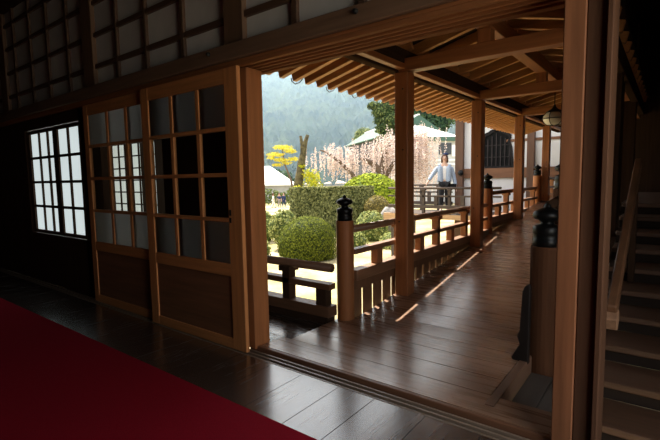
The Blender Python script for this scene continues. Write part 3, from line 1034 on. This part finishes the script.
# weeping cherry
ch = thing('weeping_cherry', 'weeping cherry tree in pale pink blossom behind the nearest pillar', 'tree', (-17.404, 29.761, -1.497))
b0 = (-17.343, 29.809, -1.498)
MB().tube([(b0[0], b0[1], -1.7), (-17.480, 29.908, 0.210), (-17.851, 29.791, 1.613), (-18.438, 29.423, 2.324), (-19.197, 28.887, 2.728)], [0.45, 0.36, 0.29, 0.22, 0.10], 10).build('trunk', bark, ch, smooth=True)
for br_ in ([(-17.638, 29.880, 0.989), (-17.195, 30.359, 2.142), (-16.960, 31.552, 3.176), (-16.617, 31.910, 3.960)], [(-18.774, 28.212, 0.719), (-19.421, 27.824, 1.647), (-20.062, 27.423, 2.423), (-20.946, 26.835, 3.204), (-21.318, 26.569, 3.364)],
            [(-17.851, 29.791, 1.613), (-17.723, 30.046, 2.928), (-17.749, 31.032, 3.906)], [(-17.621, 29.846, 0.601), (-18.238, 29.073, 0.234), (-18.774, 28.212, 0.719)]):
    MB().tube(br_, [0.20, 0.17, 0.13, 0.09, 0.05][:len(br_)], 8).build('branch', bark, ch, smooth=True)
mb = MB()
for A, B, drop, ns in (((-21.503, 26.554, 3.373), (-19.983, 28.131, 3.586), 1.98, 52), ((-20.034, 28.064, 3.356), (-18.434, 29.584, 3.642), 2.11, 50), ((-18.503, 29.550, 3.798), (-17.328, 31.577, 4.696), 3.04, 69),
                       ((-17.328, 31.577, 4.696), (-15.764, 33.190, 4.929), 4.88, 92), ((-16.313, 33.054, 5.201), (-15.967, 33.252, 4.631), 3.43, 46), ((-20.805, 26.889, 2.743), (-18.788, 28.546, 2.550), 1.58, 52), ((-16.628, 30.934, 3.292), (-15.572, 32.617, 3.146), 3.43, 80)):
    for _ in range(ns):
        u_ = random.random()
        px_, py_, pz_ = (A[i] + (B[i] - A[i]) * u_ for i in range(3))
        px_ += random.gauss(0, 0.65); py_ += random.gauss(0, 0.65); pz_ += random.gauss(0, 0.22)
        L_ = drop * random.uniform(0.5, 1.15)
        k_ = int(L_ / 0.05)
        dx_, dy_ = random.gauss(0, 0.03), random.gauss(0, 0.03)
        for q in range(k_):
            h_ = q * 0.05
            mb.leaf((px_ + dx_ * h_ + random.gauss(0, .04), py_ + dy_ * h_ + random.gauss(0, .04), pz_ - h_ + random.gauss(0, .03)), random.uniform(0.04, 0.075), asp=0.8)
mb.build('blossom', leafy('pale pink blossom', (0.50, 0.39, 0.35), (0.70, 0.60, 0.55), 0.35), ch)

# evergreens behind
def evergreen(label, D_base, top, crowns, col, n, leaf):
    t = thing('evergreen_tree', label, 'tree', (D_base[0], D_base[1], -1.7), 'evergreen trees behind the garden')
    MB().tube([(D_base[0], D_base[1], -1.7), ((D_base[0] + top[0]) / 2, (D_base[1] + top[1]) / 2, (top[2] - 1.7) / 2), top], [0.35, 0.25, 0.06], 8).build('trunk', bark, t, smooth=True)
    cb = MB()
    fb = MB()
    for c_, r_ in crowns:
        rad = (r_, r_, r_ * 0.72)
        cb.blob(c_, [q * 0.8 for q in rad], 14, 9, 0.2)
        fb.leaves(c_, rad, int(n * r_ * r_), leaf, 0.45)
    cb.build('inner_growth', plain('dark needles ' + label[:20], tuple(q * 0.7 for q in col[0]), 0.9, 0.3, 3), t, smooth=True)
    fb.build('foliage', leafy('needles ' + label[:24], *col), t)


EV = ((0.030, 0.060, 0.022), (0.16, 0.20, 0.075))
EB = ((0.02, 0.05, 0.03), (0.09, 0.15, 0.07))
evergreen('tall dark evergreen left of the top of the nearest pillar', (-20.853, 35.671, -0.911), (-21.099, 36.548, 7.990),
          [((-21.012, 36.581, 7.710), 1.03), ((-21.583, 36.088, 7.259), 0.89), ((-22.125, 35.738, 7.827), 0.62), ((-20.811, 36.591, 6.501), 1.10), ((-21.296, 36.130, 5.770), 0.89), ((-21.694, 35.902, 6.428), 0.55), ((-21.103, 36.156, 4.747), 0.89), ((-21.444, 35.817, 4.106), 0.62), ((-20.650, 37.447, 7.307), 1.24), ((-20.434, 37.432, 5.802), 1.10)], EV, 320, 0.15)
evergreen('broad dark green tree above the white roof, right of the nearest pillar', (-33.486, 72.610, -2.951), (-33.922, 74.220, 13.277),
          [((-35.539, 72.788, 11.725), 2.36), ((-33.891, 74.159, 12.571), 2.60), ((-32.134, 75.318, 10.946), 1.89), ((-34.360, 73.546, 10.466), 2.36), ((-33.063, 74.457, 9.732), 2.01), ((-36.015, 72.190, 9.797), 1.89), ((-36.452, 72.277, 13.332), 1.89)], EB, 120, 0.26)
evergreen('small pale green pine in front of the hillside, over the green roof', (-52.086, 79.759, -3.609), (-52.750, 81.051, 11.434),
          [((-52.712, 80.977, 10.575), 2.01), ((-53.511, 80.209, 9.304), 1.65), ((-51.818, 81.560, 9.696), 1.42), ((-52.931, 80.474, 7.788), 2.12), ((-53.759, 79.761, 7.162), 1.42)], ((0.10, 0.15, 0.06), (0.32, 0.34, 0.14)), 60, 0.24)
evergreen('dark round tree behind the white roof at the left edge', (-43.380, 44.846, -1.734), (-43.553, 45.183, 2.193),
          [((-43.975, 44.792, 1.642), 1.3), ((-43.181, 45.368, 1.344), 1.4), ((-44.627, 44.241, 1.235), 1.2), ((-42.479, 45.823, 0.628), 1.3)], EB, 130, 0.2)


def house(label, A, B, depth, ze, zr, hip0, hip1, rm, wm, fascia=None, over=0.5, wins=(), name='building', cap=None):
    """A, B: ends of the wall that faces the hall; ridge parallel to it"""
    A, B = Vector((A[0], A[1], 0)), Vector((B[0], B[1], 0))
    d = (B - A).normalized()
    nrm = Vector((-d.y, d.x, 0))
    L = (B - A).length
    t = thing(name, label, 'building', (A.x, A.y, -1.7), 'buildings beyond the garden')
    P_ = lambda s, w_, z: tuple(A + d * s + nrm * w_ + Vector((0, 0, z)))
    MB().hexa([P_(0, 0, -1.7), P_(L, 0, -1.7), P_(L, depth, -1.7), P_(0, depth, -1.7), P_(0, 0, ze), P_(L, 0, ze), P_(L, depth, ze), P_(0, depth, ze)]).build('wall', wm, t)
    o = over
    m_ = MB()
    e = [P_(-o, -o, ze), P_(L + o, -o, ze), P_(L + o, depth + o, ze), P_(-o, depth + o, ze)]
    e2 = [P_(-o, -o, ze + .12), P_(L + o, -o, ze + .12), P_(L + o, depth + o, ze + .12), P_(-o, depth + o, ze + .12)]
    r_ = [P_(hip0 - o, depth / 2, zr), P_(L - hip1 + o, depth / 2, zr)]
    m_.add(e + e2 + r_, [(3, 2, 1, 0), (0, 1, 5, 4), (1, 2, 6, 5), (2, 3, 7, 6), (3, 0, 4, 7), (4, 5, 9, 8), (5, 6, 9), (6, 7, 8, 9), (7, 4, 8)])
    m_.build('roof', rm, t)
    if fascia:
        MB().beam(P_(-o, -o - 0.04, ze + 0.02), P_(L + o, -o - 0.04, ze + 0.02), 0.06, 0.45).build('fascia', fascia, t)
    if cap:
        MB().beam(r_[0], r_[1], 0.3, 0.2).build('ridge_cap', cap, t)
    for (s0, s1, z0, z1, wmat) in wins:
        MB().hexa([P_(s0, -0.06, z0), P_(s1, -0.06, z0), P_(s1, 0.02, z0), P_(s0, 0.02, z0), P_(s0, -0.06, z1), P_(s1, -0.06, z1), P_(s1, 0.02, z1), P_(s0, 0.02, z1)]).build('window', wmat, t)
    return t


green_roof = plain('green copper roof', (0.045, 0.10, 0.078), 0.7, 0.1, 2)
white_roof = plain('pale sheet roof', (0.72, 0.72, 0.70), 0.6, 0.05, 1)
dark_win = plain('dark window glass', (0.03, 0.035, 0.045), 0.3, 0.1, 2)
grey_wall = plain('grey wall', (0.30, 0.30, 0.30), 0.9, 0.1, 2)
dim_wall = plain('dark timber wall', (0.07, 0.075, 0.085), 0.9, 0.2, 2)
white_w = plain('white panel', (0.75, 0.77, 0.80), 0.8, 0.03, 2)
house('building with green copper roof slanting behind the cherry blossom', (-49.300, 70.375, 5.984), (-31.006, 55.338, 6.263), 7.0, 7.2, 9.9, 0, 0, green_roof, dim_wall, None, 0.6, cap=white_roof)
house('building with pale roof and green fascia behind the woman', (-21.521, 42.221, 5.132), (-17.828, 46.307, 4.915), 7.0, 5.1, 6.9, 0.4, 3.2, white_roof, plain('grey boards', (0.42, 0.43, 0.44), 0.9, 0.1, 2), green_roof, 0.3,
      [(3.0, 4.4, 3.5, 4.7, dark_win), (4.45, 5.1, 3.3, 4.5, white_w), (2.6, 5.0, 2.85, 3.0, white_w), (2.6, 5.0, 2.4, 2.55, white_w)])
house('white roofed pavilion at the left edge of the garden', (-41.907, 37.302, -0.086), (-37.446, 40.727, -0.183), 5.0, 0.40, 2.9, 1.6, 3.2, white_roof, grey_wall, None, 0.3)
lh = thing('low_hedge', 'low dark green hedge in front of the white roofed pavilion', 'hedge', (-37.341, 36.934, -0.770))
mb = MB()
for i in range(1500):
    a_, b_ = (-36.621, 34.950, -0.792), (-33.201, 37.589, -0.753)
    u_ = random.random()
    mb.leaf((a_[0] + (b_[0] - a_[0]) * u_ + random.gauss(0, .2), a_[1] + (b_[1] - a_[1]) * u_ + random.gauss(0, .2), random.uniform(-1.6, -0.1 + 0.25 * math.sin(u_ * 9))), 0.12)
mb.build('foliage', leafy('low hedge leaves', (0.06, 0.09, 0.03), (0.20, 0.25, 0.07)), lh)
# garden stone and strip of grass
sx = (-10.804, 18.765, -0.250)
rk = MB().blob((sx[0], sx[1], -1.0), (0.55, 0.4, 0.75), 14, 9, 0.10, zcut=-0.7).build('garden_stone', plain('garden stone', (0.20, 0.185, 0.17), 0.9, 0.3, 6), smooth=True)
tag(rk, 'grey upright garden stone beside the nearest corridor pillar', 'stone')


# ================================================================== PEOPLE
def skin_mesh(name, joints, edges, mat, parent, sub=2):
    me = bpy.data.meshes.new(name)
    names = list(joints)
    me.from_pydata([joints[k][0] for k in names], [(names.index(a), names.index(b)) for a, b in edges], [])
    me.materials.append(mat)
    o = bpy.data.objects.new(name, me)
    C.objects.link(o)
    o.parent = parent
    me.skin_vertices or None
    md = o.modifiers.new('skin', 'SKIN')
    md.use_smooth_shade = True
    for i, k in enumerate(names):
        sv = me.skin_vertices[0].data[i]
        r_ = joints[k][1]
        sv.radius = r_ if hasattr(r_, '__len__') else (r_, r_)
        sv.use_root = (i == 0)
    s_ = o.modifiers.new('subsurf', 'SUBSURF')
    s_.levels = s_.render_levels = sub
    return o


SKIN = plain('skin', (0.58, 0.36, 0.26), 0.55, 0.04, 9)
HAIR = plain('dark hair', (0.085, 0.036, 0.02), 0.5, 0.3, 40)


def person(label, loc, face, h, hands, top, jacket, trousers, hat=None, stride=0.06, bag=None):
    """a standing figure; hands: where each wrist is (x sideways, y forward, z up, in heights)"""
    t = thing('person', label, 'person', loc)
    t.rotation_euler = (0, 0, face)
    J, E_ = {}, []
    def j(k, x, y, z, r_, p=None):
        J[k] = ((x * h, y * h, z * h), tuple(q * h for q in r_) if hasattr(r_, '__len__') else r_ * h)
        if p:
            E_.append((p, k))
    j('pelvis', 0, 0, .53, (.085, .06))
    j('waist', 0, 0, .62, (.072, .052), 'pelvis')
    j('chest', 0, 0, .73, (.088, .06), 'waist')
    j('collar', 0, 0.005, .808, (.048, .040), 'chest')
    j('neck', 0, -.005, .855, .032, 'collar')
    j('jaw', 0, -.012, .885, (.036, .040), 'neck')
    j('head', 0, -.006, .935, (.050, .058), 'jaw')
    j('crown', 0, 0, .975, (.036, .042), 'head')
    j('nose', 0, -.066, .918, .008, 'head')
    for s in (-1, 1):
        k = 'l' if s < 0 else 'r'
        hx_, hy_, hz_ = hands[0 if s < 0 else 1]
        sx_, sz_ = s * .098, .788
        ex, ey, ez = (sx_ + hx_) / 2 + s * .012, (hy_) / 2 + .02, (sz_ + hz_) / 2 - .005
        j(k + 'sh', sx_, 0, sz_, .022, 'collar')
        j(k + 'el', ex, ey, ez, .024, k + 'sh')
        j(k + 'wr', hx_, hy_, hz_, .016, k + 'el')
        dv = (Vector((hx_, hy_, hz_)) - Vector((ex, ey, ez))).normalized()
        sd_ = dv.cross(Vector((s, 0, 0.2))).normalized()
        pm = Vector((hx_, hy_, hz_)) + dv * .032
        j(k + 'palm', *pm, (.020, .013), k + 'wr')
        for fi, (off, ln) in enumerate(((-.014, .040), (-.005, .046), (.005, .043), (.013, .034))):
            a_ = pm + sd_ * off + dv * .020
            b_ = a_ + dv * ln * .55 + Vector((-s * .003, -.002, 0))
            c_ = b_ + dv * ln * .45 + Vector((-s * .006, -.006, 0))
            j(k + 'f%d' % fi, *a_, .0055, k + 'palm')
            j(k + 'g%d' % fi, *b_, .005, k + 'f%d' % fi)
            j(k + 'h%d' % fi, *c_, .004, k + 'g%d' % fi)
        a_ = pm - sd_ * .021 - dv * .006
        j(k + 't0', *a_, .0065, k + 'palm')
        j(k + 't1', *(a_ - sd_ * .010 + dv * .022), .005, k + 't0')
        st_ = s * stride
        j(k + 'hip', s * .048, 0, .50, .055, 'pelvis')
        j(k + 'kn', s * .052, -.012 + st_ * .4, .285, .038, k + 'hip')
        j(k + 'an', s * .055, .008 + st_, .045, .024, k + 'kn')
        j(k + 'toe', s * .062, -.075 + st_, .018, (.022, .014), k + 'an')
    skin_mesh('body', J, E_, SKIN, t, 2)
    def sub(name, spec, edges, mat):
        skin_mesh(name, {k: (tuple(q * h for q in v[0]), tuple(q * h for q in v[1]) if hasattr(v[1], '__len__') else v[1] * h) for k, v in spec.items()}, edges, mat, t, 2)
    jp = {k: tuple(q / h for q in v[0]) for k, v in J.items()}
    sub('top', {'a': (jp['pelvis'], (.096, .072)), 'b': (jp['waist'], (.084, .064)), 'c': (jp['chest'], (.100, .072)), 'd': ((0, 0, .835), (.060, .050))}, [('a', 'b'), ('b', 'c'), ('c', 'd')], top)
    tr = {'p': ((0, 0, .535), (.094, .07))}
    ed_ = []
    for k in 'lr':
        tr[k + '0'] = (jp[k + 'hip'], .062)
        tr[k + '1'] = (jp[k + 'kn'], .048)
        tr[k + '2'] = (tuple(Vector(jp[k + 'an']) + Vector((0, 0, .015))), .038)
        ed_ += [('p', k + '0'), (k + '0', k + '1'), (k + '1', k + '2')]
    sub('trousers', tr, ed_, trousers)
    if jacket is not None:
        for s, k in ((-1, 'l'), (1, 'r')):
            sub('jacket_front', {'a': ((s * .068, -.035, .50), (.056, .062)), 'b': ((s * .064, -.03, .62), (.052, .06)), 'c': ((s * .066, -.028, .74), (.052, .062)), 'd': ((s * .06, -.012, .805), (.050, .056))}, [('a', 'b'), ('b', 'c'), ('c', 'd')], jacket)
        sub('jacket_back', {'a': ((0, .03, .49), (.118, .058)), 'b': ((0, .03, .62), (.105, .055)), 'c': ((0, .028, .74), (.112, .056)), 'd': ((0, .012, .835), (.078, .058)), 'e': (jp['lsh'], .046), 'f': (jp['rsh'], .046)}, [('a', 'b'), ('b', 'c'), ('c', 'd'), ('d', 'e'), ('d', 'f')], jacket)
    for k in 'lr':
        w_ = tuple(Vector(jp[k + 'wr']) * .93 + Vector(jp[k + 'el']) * .07) if jacket is not None else tuple(Vector(jp[k + 'el']))
        sub('sleeve', {'a': (jp[k + 'sh'], .046), 'b': (tuple(Vector(jp[k + 'el']) * .98 + Vector(jp[k + 'sh']) * .02), .037), 'c': (w_, .031)}, [('a', 'b'), ('b', 'c')], jacket if jacket is not None else top)
        s_ = MB()
        ax_ = Vector(jp[k + 'an']); tx = Vector(jp[k + 'toe'])
        s_.tube([tuple(Vector((ax_.x, ax_.y + .02, .022)) * h), tuple(Vector((ax_.x, ax_.y - .02, .024)) * h), tuple(Vector((tx.x, tx.y + .01, .020)) * h), tuple(Vector((tx.x, tx.y - .02, .016)) * h)], [.022 * h, .026 * h, .025 * h, .012 * h], 10)
        o = MB(); o.v, o.f = s_.v, s_.f
        me = bpy.data.meshes.new('shoe'); me.from_pydata(o.v, [], o.f); me.materials.append(HAIR)
        so = bpy.data.objects.new('shoe', me); C.objects.link(so); so.parent = t
    def local(name, mbx, mat, smooth=True):
        me = bpy.data.meshes.new(name); me.from_pydata(mbx.v, [], mbx.f)
        me.polygons.foreach_set('use_smooth', [smooth] * len(me.polygons))
        me.materials.append(mat)
        so = bpy.data.objects.new(name, me); C.objects.link(so); so.parent = t
    hb_ = MB().blob((0, .018 * h, .945 * h), (.060 * h, .064 * h, .062 * h), 16, 10, 0.03)
    hb_.blob((0, .038 * h, .89 * h), (.052 * h, .034 * h, .062 * h), 14, 8, 0.04)
    for s in (-1, 1):
        hb_.blob((s * .048 * h, -.002 * h, .905 * h), (.016 * h, .032 * h, .055 * h), 10, 8, 0.04)
    local('hair', hb_, HAIR)
    for s in (-1, 1):
        eb = MB()
        eb.blob((s * .019 * h, -.058 * h, .932 * h), (.007 * h, .004 * h, .004 * h), 8, 6, 0)
        local('eye', eb, black)
    local('mouth', MB().blob((0, -.052 * h, .897 * h), (.013 * h, .005 * h, .004 * h), 8, 6, 0), plain('lips', (0.45, 0.14, 0.12), 0.5))
    if hat is not None:
        local('hat', MB().lathe((.018 * h, .025 * h, .985 * h), [(.040 * h, 0), (.050 * h, .004 * h), (.049 * h, .018 * h), (.038 * h, .034 * h), (.015 * h, .042 * h)], 16), hat)
    if bag:
        local('bag', MB().box((.10) * h, (.20) * h, -.05 * h, .02 * h, .40 * h, .49 * h), black, False)
    return t


navy = plain('navy cloth', (0.02, 0.035, 0.10), 0.8, 0.1, 20)
blackc = plain('black cloth', (0.012, 0.012, 0.014), 0.8, 0.2, 20)
whitec = plain('white cloth', (0.72, 0.70, 0.68), 0.8, 0.05, 20)
denim = plain('pale blue denim', (0.33, 0.40, 0.50), 0.8, 0.08, 30)
greyc = plain('grey trousers', (0.25, 0.23, 0.22), 0.8, 0.1, 20)
person('woman in a pale blue open shirt and black trousers standing on the footbridge', (-4.90, 11.55, 0.22), math.atan2(-4.9, -11.5) * 0 + math.radians(22), 1.58,
       ((-.27, -.07, .54), (.19, -.02, .44)), whitec, denim, blackc, navy, 0.05, True)
for (p_, f_, hh, tp, jk, tr_, lab) in (((-31.974, 32.070, -1.784), 2.6, 1.50, whitec, None, whitec, 'distant person in white walking on the pale path at the left'),
                              ((-31.838, 32.806, -1.807), 0.6, 1.48, navy, None, greyc, 'distant person in dark blue, left of the pair on the pale path'),
                              ((-31.817, 33.456, -1.817), 0.3, 1.46, navy, navy, navy, 'distant person in navy jacket, rightmost on the pale path')):
    person(lab, (p_[0], p_[1], -1.7), f_, hh, ((-.17, -.02, .47), (.17, -.04, .47)), tp, jk, tr_, None, 0.10)
